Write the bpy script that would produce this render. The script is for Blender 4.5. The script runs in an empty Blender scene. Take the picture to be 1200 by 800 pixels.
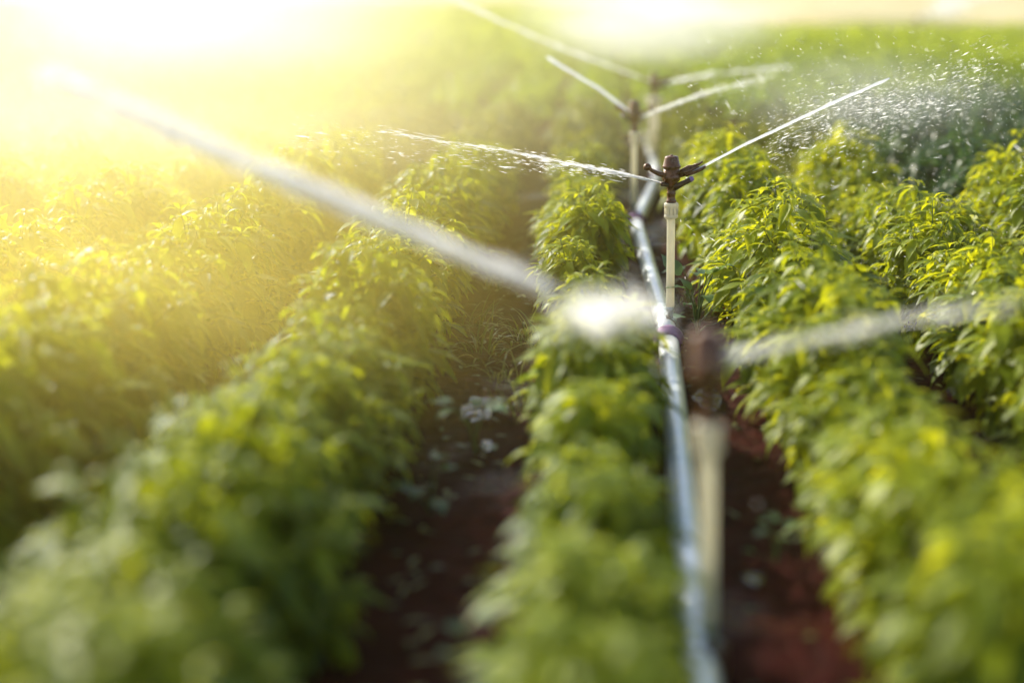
import bpy, math, random
from mathutils import Vector, Matrix, noise
R = math.radians
C = bpy.context.scene.collection
sc = bpy.context.scene
PI = math.pi

# ------------------------------------------------------------------ helpers
class MB:
    def __init__(s): s.v = []; s.f = []; s.c = []; s.m = []
    def add(s, vs, fs, col=(.5, .5, .5), mi=0):
        n = len(s.v); s.v += [tuple(p) for p in vs]
        s.f += [tuple(i + n for i in f) for f in fs]
        s.c += [col] * len(vs); s.m += [mi] * len(fs)
    def tube(s, pts, rad, seg=12, cap=True, col=(.5, .5, .5), mi=0):
        pts = [Vector(p) for p in pts]; n = len(pts)
        if not hasattr(rad, '__len__'): rad = [rad] * n
        t0 = (pts[1] - pts[0]).normalized()
        a = Vector((0, 0, 1)) if abs(t0.z) < .9 else Vector((1, 0, 0))
        u = t0.cross(a).normalized(); vs = []; fs = []
        for i in range(n):
            t = (pts[min(i + 1, n - 1)] - pts[max(i - 1, 0)]).normalized()
            u = (u - t * u.dot(t)).normalized(); w = t.cross(u)
            for k in range(seg):
                an = 2 * PI * k / seg
                vs.append(pts[i] + (u * math.cos(an) + w * math.sin(an)) * rad[i])
        for i in range(n - 1):
            for k in range(seg):
                k2 = (k + 1) % seg
                fs.append((i * seg + k, i * seg + k2, (i + 1) * seg + k2, (i + 1) * seg + k))
        if cap:
            fs.append(tuple(range(seg - 1, -1, -1))); fs.append(tuple((n - 1) * seg + k for k in range(seg)))
        s.add(vs, fs, col, mi)
    def lathe(s, prof, seg=24, cx=0, cy=0, mi=0):
        vs = []; fs = []
        for r, z in prof:
            for k in range(seg):
                an = 2 * PI * k / seg; vs.append((cx + r * math.cos(an), cy + r * math.sin(an), z))
        for i in range(len(prof) - 1):
            for k in range(seg):
                k2 = (k + 1) % seg; fs.append((i * seg + k, i * seg + k2, (i + 1) * seg + k2, (i + 1) * seg + k))
        fs.append(tuple(range(seg - 1, -1, -1))); fs.append(tuple((len(prof) - 1) * seg + k for k in range(seg)))
        s.add(vs, fs, mi=mi)
    def ball(s, c, r, seg=10, rings=7, col=(.5, .5, .5), sc3=(1, 1, 1), mi=0):
        vs = []; fs = []; c = Vector(c)
        for i in range(1, rings):
            th = PI * i / rings
            for k in range(seg):
                an = 2 * PI * k / seg
                vs.append(c + Vector((r * sc3[0] * math.sin(th) * math.cos(an), r * sc3[1] * math.sin(th) * math.sin(an), r * sc3[2] * math.cos(th))))
        top = len(vs); vs.append(c + Vector((0, 0, r * sc3[2]))); vs.append(c - Vector((0, 0, r * sc3[2])))
        for i in range(rings - 2):
            for k in range(seg):
                k2 = (k + 1) % seg; fs.append((i * seg + k, (i + 1) * seg + k, (i + 1) * seg + k2, i * seg + k2))
        for k in range(seg):
            k2 = (k + 1) % seg
            fs.append((top, k, k2)); fs.append((top + 1, (rings - 2) * seg + k2, (rings - 2) * seg + k))
        s.add(vs, fs, col, mi)
    def drop(s, c, d, r, l, col=(.5, .5, .5)):
        # stretched octahedron-like droplet
        c = Vector(c); d = Vector(d).normalized()
        a = Vector((0, 0, 1)) if abs(d.z) < .9 else Vector((1, 0, 0))
        u = d.cross(a).normalized(); w = d.cross(u)
        an = random.uniform(0, PI); e = u * math.cos(an) + w * math.sin(an)
        s.add([c - d * l, c + e * r, c + d * l * .6 + e * r * .6, c + d * l, c - e * r], [(0, 1, 2, 3, 4)], col)
    def mesh(s, name, mats, smooth=True):
        me = bpy.data.meshes.new(name); me.from_pydata(s.v, [], s.f)
        at = me.color_attributes.new('tint', 'FLOAT_COLOR', 'POINT')
        buf = []
        for c in s.c: buf += [c[0], c[1], c[2], 1]
        at.data.foreach_set('color', buf)
        if not isinstance(mats, (list, tuple)): mats = [mats]
        for m in mats: me.materials.append(m)
        me.polygons.foreach_set('material_index', s.m)
        if smooth: me.polygons.foreach_set('use_smooth', [True] * len(me.polygons))
        me.update(); return me
    def build(s, name, mats, parent=None, smooth=True):
        return link(name, s.mesh(name, mats, smooth), parent)

def link(name, me, parent=None, loc=None):
    o = bpy.data.objects.new(name, me); C.objects.link(o)
    if parent: o.parent = parent
    if loc: o.location = loc
    return o
def tag(o, label=None, cat=None, group=None, kind=None):
    if label: o['label'] = label
    if cat: o['category'] = cat
    if group: o['group'] = group
    if kind: o['kind'] = kind
    return o
def empty(name, loc=(0, 0, 0)):
    o = bpy.data.objects.new(name, None); C.objects.link(o); o.location = loc; o.empty_display_size = .05
    return o
def copy_tree(o, parent=None):
    c = o.copy(); C.objects.link(c)
    if parent: c.parent = parent
    for ch in list(o.children): copy_tree(ch, c)
    return c

# ------------------------------------------------------------------ materials
def mat(name):
    m = bpy.data.materials.new(name); m.use_nodes = True
    nt = m.node_tree; nt.nodes.clear()
    out = nt.nodes.new('ShaderNodeOutputMaterial')
    return m, nt, out
def N(nt, t, **kw):
    n = nt.nodes.new(t)
    for k, v in kw.items():
        if k in n.inputs: n.inputs[k].default_value = v
        else: setattr(n, k, v)
    return n
def ramp(nt, stops):
    r = nt.nodes.new('ShaderNodeValToRGB'); e = r.color_ramp.elements
    e[0].position, e[0].color = stops[0][0], (*stops[0][1], 1)
    e[1].position, e[1].color = stops[-1][0], (*stops[-1][1], 1)
    for p, c in stops[1:-1]:
        x = e.new(p); x.color = (*c, 1)
    return r

def simple(name, col, rough=.5, metal=0., var=.25, scale=30, bump=.0, spec=.5, coat=0.):
    m, nt, out = mat(name)
    b = N(nt, 'ShaderNodeBsdfPrincipled', Roughness=rough, Metallic=metal)
    b.inputs['Specular IOR Level'].default_value = spec; b.inputs['Coat Weight'].default_value = coat
    tc = N(nt, 'ShaderNodeTexCoord'); nz = N(nt, 'ShaderNodeTexNoise', Scale=scale, Detail=6.)
    nt.links.new(tc.outputs['Object'], nz.inputs['Vector'])
    lo = tuple(c * (1 - var) for c in col); hi = tuple(min(1, c * (1 + var)) for c in col)
    r = ramp(nt, [(.3, lo), (.7, hi)])
    nt.links.new(nz.outputs['Fac'], r.inputs['Fac']); nt.links.new(r.outputs['Color'], b.inputs['Base Color'])
    mr = N(nt, 'ShaderNodeMapRange'); mr.inputs['To Min'].default_value = max(.02, rough - .12); mr.inputs['To Max'].default_value = min(1, rough + .12)
    nt.links.new(nz.outputs['Fac'], mr.inputs['Value']); nt.links.new(mr.outputs['Result'], b.inputs['Roughness'])
    if bump:
        bp = N(nt, 'ShaderNodeBump', Strength=bump, Distance=.003)
        nt.links.new(nz.outputs['Fac'], bp.inputs['Height']); nt.links.new(bp.outputs['Normal'], b.inputs['Normal'])
    nt.links.new(b.outputs['BSDF'], out.inputs['Surface']); return m

def leafmat(name, dark, light, tdark, tlight, trans=.45, rough=.34):
    m, nt, out = mat(name); L = nt.links.new
    at = N(nt, 'ShaderNodeAttribute', attribute_name='tint')
    sep = N(nt, 'ShaderNodeSeparateColor'); L(at.outputs['Color'], sep.inputs['Color'])
    oi = N(nt, 'ShaderNodeObjectInfo')
    tc = N(nt, 'ShaderNodeTexCoord'); nz = N(nt, 'ShaderNodeTexNoise', Scale=55., Detail=3.)
    L(tc.outputs['Object'], nz.inputs['Vector'])
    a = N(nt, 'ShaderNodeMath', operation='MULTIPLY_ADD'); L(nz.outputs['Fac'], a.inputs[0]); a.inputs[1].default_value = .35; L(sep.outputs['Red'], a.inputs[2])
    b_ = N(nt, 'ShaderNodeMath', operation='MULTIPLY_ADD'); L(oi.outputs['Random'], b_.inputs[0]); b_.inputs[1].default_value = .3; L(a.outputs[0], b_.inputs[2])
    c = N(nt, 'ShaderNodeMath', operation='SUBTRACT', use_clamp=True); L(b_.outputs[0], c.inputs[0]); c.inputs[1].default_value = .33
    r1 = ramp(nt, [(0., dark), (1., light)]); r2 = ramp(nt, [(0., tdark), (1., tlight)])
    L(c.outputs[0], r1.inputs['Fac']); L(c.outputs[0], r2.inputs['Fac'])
    p = N(nt, 'ShaderNodeBsdfPrincipled', Roughness=rough); p.inputs['Specular IOR Level'].default_value = .4
    L(r1.outputs['Color'], p.inputs['Base Color'])
    bp = N(nt, 'ShaderNodeBump', Strength=.35, Distance=.004); L(nz.outputs['Fac'], bp.inputs['Height']); L(bp.outputs['Normal'], p.inputs['Normal'])
    t = N(nt, 'ShaderNodeBsdfTranslucent'); L(r2.outputs['Color'], t.inputs['Color'])
    mx = N(nt, 'ShaderNodeMixShader'); mx.inputs['Fac'].default_value = trans
    L(p.outputs['BSDF'], mx.inputs[1]); L(t.outputs['BSDF'], mx.inputs[2]); L(mx.outputs['Shader'], out.inputs['Surface'])
    return m

M = {}
M['leaf'] = leafmat('pepper leaf', (.018, .070, .010), (.30, .37, .010), (.07, .20, .006), (1., .95, .02), .45, .46)
M['leafdark'] = leafmat('dark leaf', (.012, .045, .018), (.045, .10, .025), (.03, .10, .02), (.16, .30, .05), .3)  # darker leaf tone for the taller plants at the right
M['leafmid'] = leafmat('distant pepper leaf', (.020, .055, .010), (.13, .17, .014), (.06, .13, .008), (.50, .48, .03), .42, .5)
M['weed'] = leafmat('weed leaf', (.03, .08, .03), (.13, .22, .07), (.08, .18, .05), (.30, .42, .10), .35)
M['grass'] = leafmat('grass blade', (.05, .08, .02), (.20, .22, .06), (.10, .15, .03), (.40, .40, .10), .4)
M['fieldleaf'] = leafmat('far crop leaf', (.06, .13, .012), (.24, .34, .025), (.20, .34, .015), (.85, .95, .05), .5, .45)
M['stem'] = simple('green stem', (.10, .16, .04), .45, var=.3)
M['pvc'] = simple('weathered white plastic', (.86, .80, .66), .40, var=.26, scale=14, bump=.1)
def translucify(m, col, fac):
    nt = m.node_tree; p = [n for n in nt.nodes if n.type == 'BSDF_PRINCIPLED'][0]; out = [n for n in nt.nodes if n.type == 'OUTPUT_MATERIAL'][0]
    t = nt.nodes.new('ShaderNodeBsdfTranslucent'); t.inputs['Color'].default_value = (*col, 1); x = nt.nodes.new('ShaderNodeMixShader'); x.inputs['Fac'].default_value = fac
    nt.links.new(p.outputs[0], x.inputs[1]); nt.links.new(t.outputs[0], x.inputs[2]); nt.links.new(x.outputs[0], out.inputs['Surface'])
translucify(M['pvc'], (1., .93, .74), .5)
M['adaptor'] = simple('grey adaptor', (.45, .50, .52), .35, .4, var=.2)
M['brass'] = simple('wet brown brass', (.15, .048, .010), .28, .1, var=.45, scale=60, bump=.25, coat=.25)
M['brassdark'] = simple('dark brown brass', (.07, .026, .010), .3, .2, var=.4, scale=60, bump=.2, coat=.25)
M['nozzle'] = simple('lilac nozzle tip', (.30, .16, .42), .35, var=.2)
M['alu'] = simple('aluminium pipe', (.88, .96, .98), .30, .30, var=.14, scale=7)
M['collar'] = simple('dull purple collar', (.20, .07, .22), .4, .1, var=.35)

def watermat(name, alpha_lo, alpha_hi, scale, stretch=1., col=(.95, .97, 1.)):
    m, nt, out = mat(name); L = nt.links.new
    tc = N(nt, 'ShaderNodeTexCoord'); nz = N(nt, 'ShaderNodeTexNoise', Scale=scale, Detail=5.)
    mp = N(nt, 'ShaderNodeMapping'); mp.inputs['Scale'].default_value = (1 / stretch, 1, 1)
    L(tc.outputs['Object'], mp.inputs['Vector']); L(mp.outputs['Vector'], nz.inputs['Vector'])
    mr = N(nt, 'ShaderNodeMapRange'); mr.inputs['From Min'].default_value = .35; mr.inputs['From Max'].default_value = .65
    mr.inputs['To Min'].default_value = alpha_lo; mr.inputs['To Max'].default_value = alpha_hi
    L(nz.outputs['Fac'], mr.inputs['Value'])
    d = N(nt, 'ShaderNodeBsdfDiffuse', Color=(*col, 1)); t = N(nt, 'ShaderNodeBsdfTranslucent', Color=(*col, 1))
    g = N(nt, 'ShaderNodeBsdfGlossy', Roughness=.15)
    m1 = N(nt, 'ShaderNodeMixShader'); m1.inputs[0].default_value = .9; L(d.outputs[0], m1.inputs[1]); L(t.outputs[0], m1.inputs[2])
    m2 = N(nt, 'ShaderNodeMixShader'); m2.inputs[0].default_value = .04; L(m1.outputs[0], m2.inputs[1]); L(g.outputs[0], m2.inputs[2])
    tr = N(nt, 'ShaderNodeBsdfTransparent'); m3 = N(nt, 'ShaderNodeMixShader')
    at = N(nt, 'ShaderNodeAttribute', attribute_name='tint'); sp_ = N(nt, 'ShaderNodeSeparateColor'); L(at.outputs['Color'], sp_.inputs['Color'])
    mm = N(nt, 'ShaderNodeMath', operation='MULTIPLY', use_clamp=True); L(mr.outputs['Result'], mm.inputs[0]); L(sp_.outputs['Red'], mm.inputs[1]); L(mm.outputs[0], m3.inputs[0]); L(tr.outputs[0], m3.inputs[1]); L(m2.outputs[0], m3.inputs[2])
    L(m3.outputs[0], out.inputs['Surface']); return m
M['jet'] = watermat('clear water jet', .75, 1., 60, 3)
M['spray'] = watermat('broken water spray', .35, .75, 40, 3)
M['drops'] = watermat('water drops', .9, .92, 30, col=(1., 1., 1.))

def volmat(name, dens, g, col, soft=False, nscale=4., fadelen=None):
    m, nt, out = mat(name); L = nt.links.new
    v = N(nt, 'ShaderNodeVolumeScatter', Density=dens, Anisotropy=g, Color=(*col, 1))
    if soft:
        tc = N(nt, 'ShaderNodeTexCoord')
        ln = N(nt, 'ShaderNodeVectorMath', operation='LENGTH'); L(tc.outputs['Object'], ln.inputs[0])
        mr = N(nt, 'ShaderNodeMapRange', interpolation_type='SMOOTHSTEP'); L(ln.outputs['Value'], mr.inputs['Value'])
        mr.inputs['From Min'].default_value = 0.; mr.inputs['From Max'].default_value = 1.
        mr.inputs['To Min'].default_value = 1.; mr.inputs['To Max'].default_value = 0.
        nz = N(nt, 'ShaderNodeTexNoise', Scale=nscale, Detail=3.); L(tc.outputs['Object'], nz.inputs['Vector'])
        nr = N(nt, 'ShaderNodeMapRange'); L(nz.outputs['Fac'], nr.inputs['Value']); nr.inputs['From Min'].default_value = .35; nr.inputs['From Max'].default_value = .65; nr.inputs['To Min'].default_value = .25
        mu = N(nt, 'ShaderNodeMath', operation='MULTIPLY'); L(mr.outputs['Result'], mu.inputs[0]); L(nr.outputs['Result'], mu.inputs[1])
        m2 = N(nt, 'ShaderNodeMath', operation='MULTIPLY'); L(mu.outputs[0], m2.inputs[0]); m2.inputs[1].default_value = dens
        L(m2.outputs[0], v.inputs['Density'])
    if fadelen:
        tc = N(nt, 'ShaderNodeTexCoord'); sx = N(nt, 'ShaderNodeSeparateXYZ'); L(tc.outputs['Object'], sx.inputs[0])
        mr = N(nt, 'ShaderNodeMapRange'); L(sx.outputs['X'], mr.inputs['Value']); mr.inputs['From Max'].default_value = fadelen
        mr.inputs['To Min'].default_value = dens; mr.inputs['To Max'].default_value = dens * .06
        nz = N(nt, 'ShaderNodeTexNoise', Scale=45., Detail=2.); L(tc.outputs['Object'], nz.inputs['Vector'])
        nr = N(nt, 'ShaderNodeMapRange'); L(nz.outputs['Fac'], nr.inputs['Value']); nr.inputs['From Min'].default_value = .3; nr.inputs['From Max'].default_value = .7; nr.inputs['To Min'].default_value = .4; nr.inputs['To Max'].default_value = 1.5
        mu = N(nt, 'ShaderNodeMath', operation='MULTIPLY'); L(mr.outputs['Result'], mu.inputs[0]); L(nr.outputs['Result'], mu.inputs[1]); L(mu.outputs[0], v.inputs['Density'])
    L(v.outputs[0], out.inputs['Volume']); return m

# ------------------------------------------------------------------ light, sky, camera
SUN_EL, SUN_AZ = 31., 44.0         # azimuth measured from +Y towards -X
w = bpy.data.worlds.new('World'); sc.world = w; w.use_nodes = True
nt = w.node_tree; bg = nt.nodes['Background']
sky = nt.nodes.new('ShaderNodeTexSky'); sky.sky_type = 'NISHITA'; sky.sun_disc = False
sky.sun_elevation = R(SUN_EL); sky.sun_rotation = R(-SUN_AZ); sky.air_density = 1.0; sky.dust_density = 1.5
nt.links.new(sky.outputs['Color'], bg.inputs['Color']); bg.inputs['Strength'].default_value = .135
ld = bpy.data.lights.new('sun', 'SUN'); ld.energy = 5.; ld.angle = R(.53); ld.color = (1., .92, .74)
lo = bpy.data.objects.new('sun', ld); C.objects.link(lo); lo.location = (-8, 25, 10)
sd = Vector((-math.sin(R(SUN_AZ)) * math.cos(R(SUN_EL)), math.cos(R(SUN_AZ)) * math.cos(R(SUN_EL)), math.sin(R(SUN_EL))))
lo.rotation_euler = sd.to_track_quat('Z', 'Y').to_euler()

F = 1568.; H = 1.25
PIT = math.atan(410 / F); YAW = math.atan(100 / F)
cd = bpy.data.cameras.new('camera'); cam = bpy.data.objects.new('camera', cd); C.objects.link(cam)
cam.location = (0, 0, H); cam.rotation_euler = (PI / 2 - PIT, 0, YAW)
cd.sensor_width = 36; cd.lens = 36 * F / 1200; cd.clip_end = 2000; cd.clip_start = .05
cd.dof.use_dof = True; cd.dof.focus_distance = 4.98; cd.dof.aperture_fstop = cd.lens / 76.
sc.camera = cam
sc.view_settings.view_transform = 'Standard'; sc.view_settings.look = 'None'; sc.view_settings.exposure = 0
sc.cycles.use_denoising = True; sc.cycles.film_exposure = 1.42
sc.cycles.max_bounces = 10; sc.cycles.diffuse_bounces = 5; sc.cycles.glossy_bounces = 2; sc.cycles.transmission_bounces = 8
sc.cycles.transparent_max_bounces = 32; sc.cycles.volume_bounces = 3; sc.cycles.volume_step_rate = 2.
fwd = Vector((-math.sin(YAW) * math.cos(PIT), math.cos(YAW) * math.cos(PIT), -math.sin(PIT)))
rgt = Vector((math.cos(YAW), math.sin(YAW), 0)); upv = rgt.cross(fwd)
def proj(p):
    q = Vector(p) - Vector((0, 0, H)); d = q.dot(fwd)
    return (600 + F * q.dot(rgt) / d, 400 - F * q.dot(upv) / d, d)

# ------------------------------------------------------------------ ground
def soilz(x, y):
    n = noise.noise(Vector((x * 3.1, y * 3.1, 0))) * .018 + noise.noise(Vector((x * 11, y * 11, 3))) * .011 + noise.noise(Vector((x * 31, y * 31, 5))) * .004
    return n - .008
def axis(lo, hi, segs):
    out = [lo]
    for end, st in segs:
        n = max(1, round((end - out[-1]) / st)); a = out[-1]
        out += [a + (end - a) * (i + 1) / n for i in range(n)]
    return out
xs = axis(-600, 600, [(-60, 90), (-8, 4), (-2, .3), (2.2, .025), (8, .3), (60, 4), (600, 90)])
ys = axis(-40, 1400, [(0, 5), (1.5, .5), (8, .03), (14, .2), (40, 2), (1400, 110)])
g = MB(); vs = [(x, y, soilz(x, y)) for y in ys for x in xs]; nx = len(xs)
g.add(vs, [(j * nx + i, j * nx + i + 1, (j + 1) * nx + i + 1, (j + 1) * nx + i) for j in range(len(ys) - 1) for i in range(nx - 1)])
m, nt, out = mat('wet dark soil'); L = nt.links.new
tc = N(nt, 'ShaderNodeTexCoord')
n1 = N(nt, 'ShaderNodeTexNoise', Scale=2.2, Detail=8.); n2 = N(nt, 'ShaderNodeTexNoise', Scale=26., Detail=8.); n3 = N(nt, 'ShaderNodeTexNoise', Scale=1.1, Detail=4.)
for n_ in (n1, n2, n3): L(tc.outputs['Object'], n_.inputs['Vector'])
r = ramp(nt, [(.3, (.008, .0015, .001)), (.55, (.034, .0040, .0022)), (.75, (.068, .009, .005))]); 
ad = N(nt, 'ShaderNodeMath', operation='MULTIPLY_ADD'); L(n2.outputs['Fac'], ad.inputs[0]); ad.inputs[1].default_value = .6
h2 = N(nt, 'ShaderNodeMath', operation='MULTIPLY'); L(n1.outputs['Fac'], h2.inputs[0]); h2.inputs[1].default_value = .45; L(h2.outputs[0], ad.inputs[2])
L(ad.outputs[0], r.inputs['Fac'])
b = N(nt, 'ShaderNodeBsdfPrincipled'); L(r.outputs['Color'], b.inputs['Base Color'])
wr = N(nt, 'ShaderNodeMapRange'); L(n3.outputs['Fac'], wr.inputs['Value']); b.inputs['Specular IOR Level'].default_value = .06; wr.inputs['From Min'].default_value = .54; wr.inputs['From Max'].default_value = .62
wr.inputs['To Min'].default_value = .75; wr.inputs['To Max'].default_value = .10
L(wr.outputs['Result'], b.inputs['Roughness'])
bp = N(nt, 'ShaderNodeBump', Strength=.9, Distance=.02); L(n2.outputs['Fac'], bp.inputs['Height']); L(bp.outputs['Normal'], b.inputs['Normal'])
L(b.outputs['BSDF'], out.inputs['Surface'])
tag(g.build('ground', m), kind='structure')

# pale dry land beyond the crop
m, nt, out = mat('dry grass land'); L = nt.links.new
tc = N(nt, 'ShaderNodeTexCoord'); n1 = N(nt, 'ShaderNodeTexNoise', Scale=.12, Detail=8.); L(tc.outputs['Object'], n1.inputs['Vector'])
r = ramp(nt, [(.38, (.22, .21, .05)), (.5, (.66, .52, .22)), (.62, (.85, .70, .42))]); L(n1.outputs['Fac'], r.inputs['Fac'])
b = N(nt, 'ShaderNodeBsdfPrincipled', Roughness=.9); L(r.outputs['Color'], b.inputs['Base Color']); L(b.outputs['BSDF'], out.inputs['Surface'])
g = MB(); g.add([(-600, 190, .03), (-6, 112, .03), (3.8, 41, .03), (600, 38, .03), (600, 1400, .03), (-600, 1400, .03)], [(0, 1, 2, 3, 4, 5)])
tag(g.build('dry_grass_field', m), kind='structure')

# ------------------------------------------------------------------ leaves and plants
def leaf(mb, base, az, length, width, start, droop, col, segs=5, fold=.35, twist=0., mi=0):
    """a pepper leaf: folded on its midrib, arching from `start` elevation down by `droop`"""
    d = Vector((math.cos(az), math.sin(az), 0)); side0 = Vector((-math.sin(az), math.cos(az), 0)); up = Vector((0, 0, 1))
    p = Vector(base); el = start; vs = []; fs = []
    pet = length * .16
    dirv = d * math.cos(el) + up * math.sin(el); p0 = p.copy(); p = p + dirv * pet
    for i in range(segs + 1):
        t = i / segs
        wd = width * .5 * (math.sin(PI * min(1, t * .97 + .03) ** .72)) * (1 - .25 * t)
        if i == segs: wd = .0004
        dirv = d * math.cos(el) + up * math.sin(el); nrm = -d * math.sin(el) + up * math.cos(el)
        side = side0 * math.cos(twist * t) + nrm * math.sin(twist * t)
        n2 = nrm * math.cos(twist * t) - side0 * math.sin(twist * t)
        wob = .12 * math.sin(t * 9 + az * 7) * wd
        vs += [p + side * wd + n2 * (wd * fold + wob), p, p - side * wd + n2 * (wd * fold - wob)]
        p = p + dirv * (length / segs); el -= droop / segs
    for i in range(segs):
        a = i * 3; fs += [(a, a + 3, a + 4, a + 1), (a + 1, a + 4, a + 5, a + 2)]
    mb.add(vs, fs, col, mi)

def plant_meshes(seed, h=.40, r=.27, shoots=34, lmat='leaf', segs=5, full=11, leafscale=1.22):
    rnd = random.Random(seed); fo = MB(); st = MB()
    z0 = .09; st.tube([(0, 0, -.03), (.004, .002, .05), (.0, .0, z0)], [.008, .007, .006], 7)
    ph0 = rnd.random() * 6
    for k in range(shoots):
        u = (k + .5) / shoots; th = math.acos(1 - u * 1.12) if 1 - u * 1.12 > -1 else PI
        ph = ph0 + k * 2.39996 + rnd.uniform(-.25, .25)
        rr = r * rnd.uniform(.78, 1.12); hh = h * rnd.uniform(.84, 1.10)
        e = Vector((rr * math.sin(th) * math.cos(ph), rr * math.sin(th) * math.sin(ph), z0 + (hh - z0) * max(-.1, math.cos(th)) ** .75 if math.cos(th) > 0 else z0 + (hh - z0) * math.cos(th) * .5))
        b0 = Vector((0, 0, z0)); mid = Vector((e.x * .45, e.y * .45, z0 + (e.z - z0) * .72 + .03))
        def q(t): return b0 * (1 - t) ** 2 + mid * 2 * t * (1 - t) + e * t * t
        st.tube([q(i / 4) for i in range(5)], [.0045, .0036, .0028, .0022, .0014], 5, cap=False)
        for j in range(full):
            t = .42 + .58 * (j + rnd.random() * .6) / full
            p = q(min(t, 1)); az = ph + rnd.gauss(0, 1.15) + (j % 2) * 1.4 - .7
            ln = rnd.uniform(.060, .108) * leafscale * (1.08 - .35 * max(0, t - .6))
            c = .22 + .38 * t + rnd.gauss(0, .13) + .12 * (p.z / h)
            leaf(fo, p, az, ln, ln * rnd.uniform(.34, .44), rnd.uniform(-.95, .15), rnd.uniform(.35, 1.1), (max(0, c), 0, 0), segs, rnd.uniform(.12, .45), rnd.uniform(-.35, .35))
        nt_ = rnd.randint(4, 6)
        for j in range(nt_):
            az = ph + j * 2 * PI / nt_ + rnd.uniform(-.4, .4); ln = rnd.uniform(.034, .062) * leafscale
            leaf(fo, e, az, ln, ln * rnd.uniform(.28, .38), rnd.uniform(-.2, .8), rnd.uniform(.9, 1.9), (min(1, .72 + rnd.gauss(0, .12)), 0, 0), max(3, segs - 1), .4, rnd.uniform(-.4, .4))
    return fo, st

detailed = []
for s in range(7):
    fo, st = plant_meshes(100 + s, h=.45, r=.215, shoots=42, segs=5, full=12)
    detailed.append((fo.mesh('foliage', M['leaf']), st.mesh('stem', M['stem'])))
narrow = []
for s in range(4):
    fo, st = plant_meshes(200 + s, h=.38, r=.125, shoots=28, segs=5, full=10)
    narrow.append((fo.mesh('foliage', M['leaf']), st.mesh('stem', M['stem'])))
def joined(seed, lm, **kw):
    fo, st = plant_meshes(seed, **kw); n = len(fo.v)
    fo.v += st.v; fo.c += st.c; fo.f += [tuple(i + n for i in f) for f in st.f]; fo.m += [1] * len(st.f)
    return fo.mesh('pepper_plant', [lm, M['stem']])
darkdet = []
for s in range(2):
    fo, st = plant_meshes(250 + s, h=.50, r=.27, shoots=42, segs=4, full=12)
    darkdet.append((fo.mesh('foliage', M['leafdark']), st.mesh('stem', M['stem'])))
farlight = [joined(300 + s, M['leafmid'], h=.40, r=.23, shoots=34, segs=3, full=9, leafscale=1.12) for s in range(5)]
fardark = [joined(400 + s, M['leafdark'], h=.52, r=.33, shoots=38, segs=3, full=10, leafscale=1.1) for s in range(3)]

ORD = ['nearest', 'second', 'third', 'fourth', 'fifth', 'sixth', 'seventh', 'eighth', 'ninth', 'tenth', 'eleventh', 'twelfth', 'thirteenth', 'fourteenth', 'fifteenth', 'sixteenth', 'seventeenth', 'eighteenth', 'nineteenth', 'twentieth', 'twenty-first', 'twenty-second', 'twenty-third', 'twenty-fourth']
def inview(x, y, z=.3, mx=70):
    a = proj((x, y, z)); b_ = proj((x, y, 0)); s = F / a[2] * .27
    return -s * .9 < a[0] < 1200 + s * .9 and a[1] < 800 + s * .8 and b_[1] > -60
rows = [(.005, 'the narrow row just left of the pipe', 'm')]
for k in range(12): rows.append((-.74 - .68 * k, ('the %s row left of the middle' % (['first', 'second', 'third', 'fourth', 'fifth', 'sixth', 'seventh'][k])) if k < 7 else 'a far left row', 'l'))
for k in range(9): rows.append((.675 + .66 * k, 'the row just right of the pipe' if k == 0 else ('the %s row right of the pipe' % (['', 'second', 'third', 'fourth', 'fifth', 'sixth'][k])) if k < 6 else 'a far right row', 'r'))
cnt = 0
rnd = random.Random(7)
NEAR = 8.0; INDIV = 11.3
PL = []
for ri, (rx, rname, side) in enumerate(rows):
    y = .55 + rnd.random() * .25; idx = 0
    while y < INDIV:
        if ri == 0 and 4.55 < y < 5.15: y = 5.2
        x = rx + rnd.uniform(-.035, .035) + (.06 if side == 'r' and y < 2.8 else 0) - (.085 if ri == 0 and y > 4.4 else 0)
        if inview(x, y) and y > (1.15 if side == 'm' else .9) and not (ri == 0 and 4.35 < y < 5.15 and False):
            v = rnd.random(); sca = rnd.choice((.80, .92, 1., 1.06, 1.14)) * rnd.uniform(.95, 1.05) * (1. if side != 'm' or y > 3 else .92)
            far = y > NEAR
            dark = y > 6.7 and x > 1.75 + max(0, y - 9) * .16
            if ri == 0 and y > 6.4: pass
            root = None
            if not far:
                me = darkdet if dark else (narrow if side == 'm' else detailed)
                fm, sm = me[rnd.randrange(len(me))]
                root = empty('pepper_plant', (x, y, soilz(x, y)))
                link('stem', sm, root); link('foliage', fm, root)
                look = 'blurred' if y < 3.4 else ('sharp sunlit' if y < 6 else 'leafy')
                lab = '%s pepper plant, %s in %s' % (look, ORD[idx] if idx < len(ORD) else 'last', rname)
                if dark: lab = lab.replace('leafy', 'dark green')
                tag(root, lab, 'plant', 'pepper plants in planted rows')
            else:
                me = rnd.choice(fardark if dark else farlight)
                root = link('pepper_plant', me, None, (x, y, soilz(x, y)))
                if dark: tag(root, 'tall dark green pepper plant in the dark patch at the far right', 'plant', 'dark plants at far right')
                else: tag(root, 'small blurred pepper plant far up %s' % rname, 'plant', 'far pepper plants of ' + rname)
            root.rotation_euler = (rnd.uniform(-.05, .05), rnd.uniform(-.05, .05), rnd.random() * 6.28)
            root.scale = (sca, sca, sca * rnd.uniform(.92, 1.1))
            idx += 1; cnt += 1
        y += .345 * rnd.uniform(.82, 1.2)
print('plants', cnt)

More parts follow.
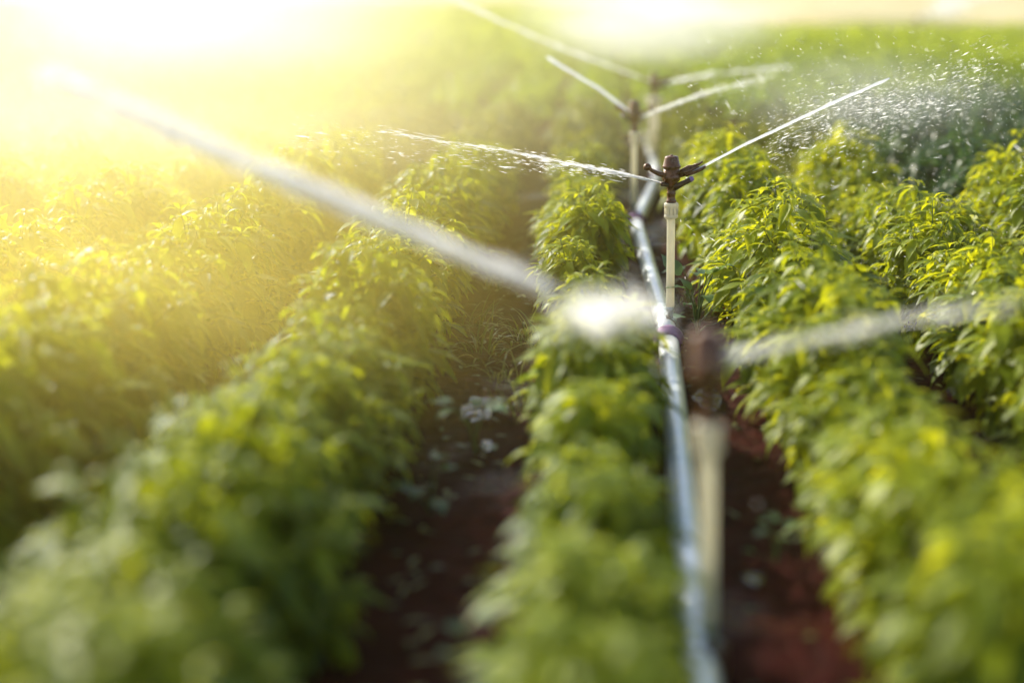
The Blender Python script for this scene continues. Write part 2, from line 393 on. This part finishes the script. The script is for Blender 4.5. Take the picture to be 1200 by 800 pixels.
# the far part of the same crop: nobody could count it
fl = MB(); rr = random.Random(5)
def field(mb, ya, yb, rowsp, step, col0, hgt, sz, dens, xmax=1e9):
    y = ya
    while y < yb:
        half_l = y * .50 + 1.5; half_r = y * .36 + 1.5
        x = -.03 - rowsp * math.ceil(half_l / rowsp)
        while x < min(half_r, xmax - (y - 41) * .14 if xmax < 1e8 else half_r):
            for _ in range(dens):
                a = rr.random() * 6.28; q = rr.random() ** .5
                px = x + math.cos(a) * q * .30; py = y + math.sin(a) * q * .3
                hz = hgt * (1 - .45 * q * q) * rr.uniform(.75, 1.1) * (1 + .15 * noise.noise(Vector((px, py, 1))))
                yaw = rr.random() * 6.28; el = rr.uniform(-1.0, .5); l = sz * rr.uniform(.7, 1.3); wd = l * .24
                d = Vector((math.cos(yaw) * math.cos(el), math.sin(yaw) * math.cos(el), math.sin(el))); sdv = Vector((-math.sin(yaw), math.cos(yaw), rr.uniform(-.4, .4))) * wd
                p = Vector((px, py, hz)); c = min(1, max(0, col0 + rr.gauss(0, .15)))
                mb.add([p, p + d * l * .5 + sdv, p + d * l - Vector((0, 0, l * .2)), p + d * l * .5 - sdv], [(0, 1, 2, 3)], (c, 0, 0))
            x += rowsp
        y += step
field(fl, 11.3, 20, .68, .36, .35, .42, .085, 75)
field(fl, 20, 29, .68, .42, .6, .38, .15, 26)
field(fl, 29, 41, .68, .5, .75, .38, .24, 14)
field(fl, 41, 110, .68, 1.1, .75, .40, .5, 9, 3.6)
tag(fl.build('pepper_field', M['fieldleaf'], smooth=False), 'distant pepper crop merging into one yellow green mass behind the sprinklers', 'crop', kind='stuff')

# puddles lying in the furrows, fallen leaves
m, nt, out = mat('puddle water'); b = N(nt, 'ShaderNodeBsdfPrincipled', Roughness=.04); b.inputs['Base Color'].default_value = (.02, .012, .008, 1); b.inputs['IOR'].default_value = 1.45; b.inputs['Specular IOR Level'].default_value = .9
tc = N(nt, 'ShaderNodeTexCoord'); n1 = N(nt, 'ShaderNodeTexNoise', Scale=22., Detail=2.); nt.links.new(tc.outputs['Object'], n1.inputs['Vector']); bp = N(nt, 'ShaderNodeBump', Strength=1., Distance=.02)
nt.links.new(n1.outputs['Fac'], bp.inputs['Height']); nt.links.new(bp.outputs['Normal'], b.inputs['Normal']); nt.links.new(b.outputs['BSDF'], out.inputs['Surface'])
for (x, y, rx_, ry_) in [(-.36, 3.95, .06, .13), (-.30, 3.60, .02, .05), (-.42, 3.70, .02, .05), (.36, 4.1, .04, .12), (.13, 4.2, .03, .12), (1.02, 2.85, .05, .12), (.36, 2.75, .02, .03)]:
    mb = MB(); k = 40; vs = [(0, 0, 0)]
    for i in range(k):
        a = 2 * PI * i / k; q = 1 + .45 * noise.noise(Vector((math.cos(a) * 1.5 + x * 9, math.sin(a) * 1.5, y)))
        vs.append((math.cos(a) * rx_ * q, math.sin(a) * ry_ * q, 0))
    mb.add(vs, [(0, i + 1, (i + 1) % k + 1) for i in range(k)]); o = mb.build('puddle', m); o.location = (x, y, -.001); tag(o, kind='structure')
lt = MB(); rl = random.Random(77)
for _ in range(420):
    fx = rl.choice((-.37, -.37, .37, .14, -1.07, 1.01)) + rl.gauss(0, .09); fy = rl.uniform(1.6, 7.5); z = soilz(fx, fy) + .006
    leaf(lt, (fx, fy, z), rl.random() * 6.28, rl.uniform(.02, .06), rl.uniform(.008, .022), rl.uniform(0, .3), rl.uniform(.1, .5), (rl.uniform(0, 1), 0, 0), 4, .2)
tag(lt.build('leaf_litter', M['grass']), 'small fallen leaves and bits of straw lying on the wet furrow soil', 'leaf litter', kind='stuff')

# ------------------------------------------------------------------ weeds
def tuft(seed, n=34):
    rnd = random.Random(seed); mb = MB()
    for i in range(n):
        az = rnd.random() * 6.28; ln = rnd.uniform(.06, .17)
        leaf(mb, (rnd.gauss(0, .03), rnd.gauss(0, .03), 0), az, ln, rnd.uniform(.004, .009), rnd.uniform(.5, 1.5), rnd.uniform(.5, 2.1), (rnd.random(), 0, 0), 5, .5, rnd.uniform(-.5, .5))
    return mb
def broad(seed, n=9):
    rnd = random.Random(seed); mb = MB(); st = MB()
    for i in range(n):
        az = i * 2.4 + rnd.uniform(-.3, .3); h_ = rnd.uniform(.03, .20); o = Vector((math.cos(az), math.sin(az), 0)) * rnd.uniform(.02, .09)
        tip = Vector((o.x, o.y, h_)); st.tube([(0, 0, 0), (o.x * .3, o.y * .3, h_ * .6), tip], [.003, .0025, .0015], 5, cap=False)
        ln = rnd.uniform(.055, .10)
        leaf(mb, tip, az, ln, ln * rnd.uniform(.62, .78), rnd.uniform(-.1, .8), rnd.uniform(.3, 1.1), (rnd.uniform(.3, .9), 0, 0), 6, .18)
    return mb, st
TF = [tuft(1), tuft(2), tuft(3, 22)]
tfm = [t.mesh('grass_tuft', M['grass']) for t in TF]
spots = [(-.385, 4.55, 1.2, 'tall straw coloured grass tuft in the wet furrow left of the middle row'),
         (-.30, 4.25, .8, 'low curled grass tuft at the near edge of the furrow tufts'),
         (-.45, 4.95, 1.0, 'grass tuft standing behind the tall straw tuft against the left row'),
         (-.25, 4.75, 1.15, 'grass tuft leaning out from under the middle row behind the splash'),
         (-.24, 3.95, .9, 'thin grass tuft at the foot of the middle row, left side'),
         (.20, 4.95, .9, 'small upright grass tuft beside the pipe, just left of the sprinkler in focus'),
         (.36, 5.35, .8, 'small grass tuft behind the broad leaved weed right of the pipe'),
         (-.42, 5.6, 1., 'grass tuft far up the furrow left of the middle row')]
for i, (x, y, s_, lab) in enumerate(spots):
    o = link('grass_tuft', tfm[i % 3], None, (x, y, soilz(x, y))); o.rotation_euler.z = i * 1.7; o.scale = (s_,) * 3
    tag(o, lab, 'weed', 'grass tufts in the furrows')
bw = [broad(5, 11), broad(6, 7), broad(9, 6)]
bwm = [(a.mesh('leaves', M['weed']), b_.mesh('stalk', M['stem'])) for a, b_ in bw]
for i, (x, y, s_, k, lab) in enumerate([
        (.385, 4.93, 1.25, 0, 'large broad leaved weed right of the sprinkler in focus'),
        (-.33, 3.55, .9, 1, 'pale young weed lying low in the furrow below the grass tufts'),
        (-.40, 3.1, .8, 2, 'small weed with one long pale leaf under the edge of the left row'),
        (-.20, 2.25, .7, 1, 'blurred pale weed at the bottom edge left of the middle row'),
        (.13, 3.2, .6, 2, 'small weed touching the left side of the pipe before the splash'),
        (.42, 2.85, .5, 1, 'tiny weed alone on the dark soil right of the near riser'),
        (.40, 5.5, .8, 1, 'small broad leaved weed deep between pipe and right row')]):
    r_ = empty('broadleaf_weed', (x, y, soilz(x, y))); link('leaves', bwm[k][0], r_); link('stalk', bwm[k][1], r_)
    r_.rotation_euler.z = i * 1.1 + 2.2; r_.scale = (s_,) * 3
    tag(r_, lab, 'weed', 'broad leaved weeds')

# ------------------------------------------------------------------ irrigation pipe
PZ = .041
def pipe(a, b_, lab, sag=.0, ra=.037):
    r_ = empty('irrigation_pipe', (a[0], a[1], 0)); a3 = Vector((0, 0, PZ)); b3 = Vector((b_[0] - a[0], b_[1] - a[1], PZ))
    d = (b3 - a3).normalized(); mb = MB()
    mb.tube([a3 + (b3 - a3) * (i / 10) for i in range(11)], ra, 28); mb.build('tube', M['alu'], r_)
    c = MB(); c.tube([b3 - d * .055, b3 - d * .05, b3 - d * .012, b3 - d * .008, b3 + d * .012, b3 + d * .016], [ra + .004, ra + .013, ra + .013, ra + .019, ra + .019, ra + .010], 28)
    c.build('collar', M['collar'], r_)
    l = MB(); up = Vector((0, 0, 1)); s_ = d.cross(up)
    l.tube([b3 + s_ * .045 - d * .06, b3 + s_ * .052 - d * .02, b3 + s_ * .049 + d * .012], .004, 8)
    l.tube([b3 - s_ * .045 - d * .06, b3 - s_ * .052 - d * .02, b3 - s_ * .049 + d * .012], .004, 8); l.build('latch', M['brassdark'], r_)
    tag(r_, lab, 'pipe', 'lengths of the aluminium irrigation line'); return r_
pipe((.148, .2), (.264, 4.66), 'shiny aluminium pipe length in the foreground ending at a purple collar')
pipe((.2665, 4.70), (.213, 7.18), 'aluminium pipe length slanting left behind the sprinkler in focus')
pipe((.218, 7.22), (.403, 9.02), 'blurred aluminium pipe length slanting right beyond the second joint')
pipe((.403, 9.07), (.425, 11.6), 'farthest aluminium pipe length passing the thick blurred riser')

# ------------------------------------------------------------------ sprinklers
def make_sprinkler():
    r_ = empty('sprinkler')
    a = MB(); a.lathe([(.011, .055), (.011, .10), (.0155, .102), (.0155, .118), (.012, .12)], 20); a.lathe([(.024, .058), (.026, .066), (.024, .074)], 20); a.build('base_adaptor', M['adaptor'], r_)
    q_ = MB(); q_.lathe([(.022, .038), (.030, .040), (.030, .052), (.022, .056)], 20); q_.tube([(-.014, -.032, .037), (-.014, -.030, .037), (-.014, .030, .037), (-.014, .032, .037)], [.036, .0415, .0415, .036], 24); q_.build('base_clamp', M['brassdark'], r_)
    p = MB(); p.lathe([(.0150, .112), (.0155, .13), (.0148, .30), (.0152, .452), (.0152, .458)], 24); p.build('riser_pole', M['pvc'], r_)
    c = MB(); c.lathe([(.0215, .4485), (.0255, .452), (.0255, .460), (.0225, .463), (.0228, .488), (.0262, .490), (.0262, .502), (.0225, .506)], 24)
    for k in range(10):
        an = k * PI / 5; x, y = math.cos(an) * .0232, math.sin(an) * .0232
        c.tube([(x, y, .4635), (x, y, .4875)], .0022, 5)
    c.build('coupling', M['pvc'], r_)
    b_ = MB(); b_.lathe([(.0165, .503), (.0185, .508), (.0185, .514), (.0150, .517), (.0150, .535), (.0175, .539), (.0150, .544), (.0160, .565), (.0215, .578), (.0320, .588), (.0335, .606), (.0280, .611), (.0300, .633)], 28)
    for an in (0.4, 2.2, 3.9, 5.4):
        b_.tube([(math.cos(an) * .026, math.sin(an) * .026, .592), (math.cos(an) * .026, math.sin(an) * .026, .640)], .0042, 7)
    b_.build('body', M['brass'], r_)
    cp = MB(); cp.lathe([(.0330, .6335), (.0335, .640), (.0310, .6425), (.0250, .668), (.0240, .673), (.0180, .675), (.0060, .676), (.0050, .680)], 28); cp.build('cap', M['brass'], r_)
    n = MB(); e = R(27); d = Vector((math.cos(e), 0, math.sin(e)))
    o = Vector((.008, -.010, .560)); n.tube([o, o + d * .03, o + d * .048, o + d * .050, o + d * .066], [.0125, .0105, .0090, .0105, .0095], 16)
    no = n.build('nozzle', M['brassdark'], r_)
    t = MB(); t.tube([o + d * .066, o + d * .070, o + d * .080], [.0105, .0110, .0070], 14); t.build('nozzle_tip', M['nozzle'], no)
    n = MB(); n.tube([(-.010, -.010, .585 - .012), (-.034, -.012, .5755), (-.040, -.012, .577)], [.010, .0085, .006], 14); n.build('rear_nozzle', M['brassdark'], r_)
    ar = MB()
    def plate(pl, y0, y1):
        n = len(pl); ar.add([(x, y0, z) for x, z in pl] + [(x, y1, z) for x, z in pl], [tuple(range(n)), tuple(range(2 * n - 1, n - 1, -1))] + [(i, i + n, (i + 1) % n + n, (i + 1) % n) for i in range(n)])
    ar.tube([(-.022, -.016, .607), (-.045, -.018, .613), (-.068, -.018, .624), (-.086, -.018, .636)], [.0105, .0085, .0070, .0085], 14)
    ar.ball((-.088, -.018, .638), .0145, 18, 12)
    plate([(.018, .592), (.060, .606), (.098, .628), (.104, .636), (.086, .642), (.058, .640), (.036, .628), (.018, .618)], -.006, .006)
    ar.tube([(.080, .000, .640), (.100, .002, .645), (.112, .003, .653)], [.0055, .0045, .0035], 10)
    ar.tube([(.050, -.010, .606), (.085, -.012, .618), (.108, -.012, .628), (.122, -.012, .638)], [.0065, .0065, .0065, .0045], 12)
    ar.build('drive_arm', M['brass'], r_)
    sp = MB(); pts = [(math.cos(k * .55) * .0205, math.sin(k * .55) * .0205, .6115 + k * .00042) for k in range(58)]
    sp.tube(pts, .0013, 5); sp.build('spring', M['adaptor'], r_)
    return r_
S0 = make_sprinkler(); S0.location = (.281, 4.871, 0); S0.rotation_euler = (0, R(-1.2), 0)
tag(S0, 'sharp brown brass impact sprinkler on a white riser at the centre of focus', 'sprinkler', 'sprinklers along the pipe')
for (x, y, rx, ry, rz, lab) in [
        (.224, 2.293, 0, -2.3, 75, 'nearest sprinkler, very blurred dark head on a cream riser in the foreground'),
        (.204, 7.40, 0, -.6, 160, 'second sprinkler beyond the one in focus, thin riser left of it'),
        (.412, 9.934, 0, -.8, 10, 'farthest blurred sprinkler with pale riser behind the focused head'),
        (7.6, 33.5, 0, 0, 0, 'tiny pale sprinkler at the far right edge of the crop')]:
    o = copy_tree(S0); o.location = (x, y, 0); o.rotation_euler = (Matrix.Rotation(R(ry), 3, 'Y') @ Matrix.Rotation(R(rz), 3, 'Z')).to_euler(); o['label'] = lab
    if y == 9.934:
        for ch in o.children:
            if ch.name.startswith(('riser', 'coupling')): ch.scale = (2.2, 2.2, 1)

# ------------------------------------------------------------------ water
def jet(pts, rad, lab, material, seed=0, wob=.0, seg=10, n=28, name='water_jet', fade=None):
    rnd = random.Random(seed); P = [Vector(p) for p in pts]; out_ = []; rr_ = []
    for i in range(n + 1):
        t = i / n * (len(P) - 1); k = min(int(t), len(P) - 2); f = t - k; p = P[k].lerp(P[k + 1], f)
        out_.append(p + Vector((rnd.gauss(0, wob), rnd.gauss(0, wob), rnd.gauss(0, wob))) * (i / n))
        ra = rad[k] * (1 - f) + rad[k + 1] * f; rr_.append(ra * (1 + rnd.uniform(-.12, .12) * (wob > 0)))
    rr_[-1] *= .5
    o_ = P[0].copy(); mb = MB(); mb.tube([p - o_ for p in out_], rr_, seg)
    mb.c = [((1. if not fade else fade[0] + (fade[1] - fade[0]) * (min(j // seg, n) / n)),) * 3 for j in range(len(mb.v))]
    ob = mb.build(name, material); ob.location = o_
    tag(ob, lab, 'water jet', 'jets of water from the sprinklers'); return ob
def drops(name, n, fn, lab, seed, r0, r1, st):
    rnd = random.Random(seed); mb = MB()
    for _ in range(n):
        p, d = fn(rnd); ra = rnd.uniform(r0, r1) * (1 + 1.2 * (rnd.random() > .93)); mb.drop(p, d, ra, ra * rnd.uniform(1, st), (1, 1, 1))
    ob = mb.build(name, M['drops'], smooth=False); tag(ob, lab, 'water', kind='stuff'); return ob

def spray(pts, rad, n, r0, r1, l0, l1, lab, seed, bias=1., sag=0., name='water_jet', spread=.10):
    """a jet that has broken into thousands of strands and drops: ONE countless stream"""
    rnd = random.Random(seed); P = [Vector(p) for p in pts]; mb = MB(); o_ = P[0].copy(); K = len(P) - 1
    for _ in range(n):
        t = (rnd.random() ** bias) * K; k = min(int(t), K - 1); f = t - k
        p = P[k].lerp(P[k + 1], f); d = (P[k + 1] - P[k]).normalized(); ra = rad[k] * (1 - f) + rad[k + 1] * f
        u = d.cross(Vector((0, 1, 0))).normalized(); w_ = d.cross(u); q = abs(rnd.gauss(0, .5)); an = rnd.random() * 6.283
        p = p + (u * math.cos(an) + w_ * math.sin(an)) * ra * q; p.z -= sag * (t / K) ** 2 * (1 + q * .4)
        rr_ = rnd.uniform(r0, r1) * (1 - .3 * min(1, q)); mb.drop(p - o_, d + Vector((rnd.gauss(0, spread), rnd.gauss(0, spread), rnd.gauss(0, spread))), rr_, rr_ + rnd.uniform(l0, l1), (1, 1, 1))
    ob = mb.build(name, M['drops'], smooth=False); ob.location = o_; tag(ob, lab, 'water jet', 'jets of water from the sprinklers'); return ob
# focused sprinkler
jet([(.345, 4.861, .620), (.52, 4.863, .716), (.70, 4.868, .804), (.87, 4.87, .886), (1.021, 4.871, .953)], [.0042, .0048, .0054, .0058, .0050], 'thin sharp jet rising right from the sprinkler in focus', M['jet'], 1, .0012)
spray([(.236, 4.86, .578), (.10, 4.865, .608), (-.04, 4.868, .634), (-.311, 4.87, .686), (-.80, 4.88, .757)], [.002, .008, .010, .013, .024], 1150, .0006, .0014, .006, .030, 'flat white jet fanning left from the sprinkler in focus', 2, 1.5, spread=.04)
def f_left(rnd):
    t = rnd.random() ** 1.2; x = .10 - 1.25 * t; z = .608 + .172 * t + rnd.gauss(0, .010 + .022 * t) - abs(rnd.gauss(0, .05 * t + .002))
    return (x, 4.87 + rnd.gauss(0, .02 + .10 * t), z), Vector((-1, rnd.gauss(0, .05), .12 + rnd.gauss(0, .06)))
drops('water_drops', 700, f_left, 'broken streaks of water drops flying left of the sprinkler in focus', 3, .0005, .0011, 18)
def f_right(rnd):
    k = rnd.random()
    if k < .45:
        t = rnd.random(); x = .62 + .80 * t; z = .72 + .26 * t + rnd.gauss(0, .060); return (x, 4.9 + rnd.gauss(0, .25), z), Vector((1, rnd.gauss(0, .1), .40 + rnd.gauss(0, .12)))
    if k < .6:
        return (rnd.gauss(.98, .13), 4.9 + rnd.gauss(0, .2), rnd.gauss(.86, .035)), Vector((1, rnd.gauss(0, .1), .18 + rnd.gauss(0, .1)))
    x = rnd.uniform(.30, 1.75); z = rnd.uniform(.25, 1.1)
    return (x, 4.9 + rnd.gauss(0, .9), z), Vector((rnd.gauss(.5, .2), rnd.gauss(0, .2), rnd.gauss(-.3, .4)))
drops('water_drops', 6000, f_right, 'fine scattered water drops around the jet right of the sprinkler in focus', 4, .0004, .0010, 11)
# nearest sprinkler
spray([(-.085, 2.293, .746), (-.35, 2.31, .852), (-.593, 2.33, .948), (-.985, 2.36, 1.105)], [.013, .018, .025, .032], 5000, .0008, .0018, .006, .030, 'broad blurred white jet crossing the upper left from the nearest sprinkler', 5, 1., spread=.03)
spray([(.222, 2.285, .630), (.40, 2.293, .668), (.54, 2.31, .696), (.72, 2.32, .720)], [.013, .017, .024, .036], 420, .0007, .0015, .006, .024, 'pale blurred jet going right from the nearest sprinkler across the pepper row', 6, 1.5, spread=.04)
def f_burst(rnd):
    a = rnd.random()
    if a < .72: return (.015 + rnd.gauss(0, .036), 2.293 + rnd.gauss(0, .03), .706 + rnd.gauss(0, .017)), Vector((rnd.gauss(-1, .5), rnd.gauss(0, .4), rnd.gauss(.3, .5)))
    return (rnd.uniform(-.085, .14), 2.293 + rnd.gauss(0, .03), .70 + rnd.gauss(0, .026)), Vector((rnd.gauss(-1, .5), rnd.gauss(0, .4), rnd.gauss(.3, .5)))
drops('water_burst', 900, f_burst, 'blurred white burst of water drops left of the nearest sprinkler head', 7, .0012, .0032, 3)
# the ones behind
jet([(.19, 7.40, .60), (.0, 7.40, .74), (-.285, 7.40, .905)], [.006, .009, .010], 'narrow jet rising left from the second sprinkler beyond', M['jet'], 8, .001)
spray([(.235, 7.40, .585), (.42, 7.42, .66), (.60, 7.45, .72), (.95, 7.5, .80)], [.006, .013, .022, .040], 620, .0010, .0019, .008, .035, 'pale jet rising right from the second sprinkler beyond', 9, 1.4, spread=.05)
spray([(.37, 9.93, .62), (-.25, 9.95, .84), (-1.1, 10.0, 1.20), (-1.45, 10.0, 1.34)], [.008, .016, .024, .030], 1300, .0014, .0028, .01, .05, 'faint jet running up left from the farthest sprinkler to the top edge', 10, .8, spread=.03)
spray([(.46, 9.93, .60), (.80, 9.95, .67), (1.4, 10., .72)], [.010, .022, .04], 420, .0014, .003, .01, .04, 'faint jet running right from the farthest sprinkler', 11, 1.4, spread=.05)
spray([(7.65, 33.5, .62), (8.4, 33.4, .95), (9.6, 33.3, 1.25)], [.03, .07, .1], 500, .008, .014, .04, .1, 'small pale jet at the far right end of the crop', 12)

# mist where jets break up, plus golden volumes added as sun glow
def mist(loc, scl, dens, g_, lab, ns=2.5, col=(1., .99, .95)):
    mb = MB(); mb.ball((0, 0, 0), 1., 28, 18)
    ob = mb.build('mist_glow_cloud', volmat('mist', dens, g_, col, True, ns)); ob.location = loc; ob.scale = scl
    tag(ob, lab, 'mist', kind='stuff'); return ob
mist((.45, 12.6, 1.0), (1.5, 2.2, .50), 1.3, .68, 'white cloud of spray mist behind the farthest sprinkler head')
mist((9.2, 37, .9), (.7, .6, .5), 4., .5, 'small white puff of spray at the far right edge of the crop')
mist((-3.9, 14, 1.10), (3.0, 6.0, 1.0), .30, .68, 'white and golden volume added as sun glow over the crop in the upper left', 1.2, (1., .92, .72))  # golden volumes stand for the flare glow, warm tint in their scatter colour
mist((-2.3, 7.0, .75), (3.4, 4.4, .95), .38, .66, 'golden volume added as sun glow over the left rows behind the broad jet', 1.2, (1., .84, .42))
mist((-1.25, 3.6, .55), (1.5, 1.9, .78), .62, .62, 'thin golden veil added as sun glow over the nearest left rows', 1.2, (1., .74, .17))
mist((1.15, 6.0, .82), (.8, 1.2, .26), .50, .6, 'thin white drizzle around the end of the sharp jet', 2.)
mist((.04, 2.30, .71), (.12, .08, .07), 10., .75, 'small bright spray puff beside the nearest sprinkler head', 2.)

# glare haze volume added over the whole field for the sun's veiling glow
hz = MB(); x0, x1, y0, y1, z0, z1 = -60, 60, -6, 90, -.2, 3.2
hz.add([(x0, y0, z0), (x1, y0, z0), (x1, y1, z0), (x0, y1, z0), (x0, y0, z1), (x1, y0, z1), (x1, y1, z1), (x0, y1, z1)],
       [(3, 2, 1, 0), (4, 5, 6, 7), (0, 1, 5, 4), (1, 2, 6, 5), (2, 3, 7, 6), (3, 0, 4, 7)])
tag(hz.build('haze', volmat('glare haze', .0055, .8, (1., .84, .40)), smooth=False), kind='structure')
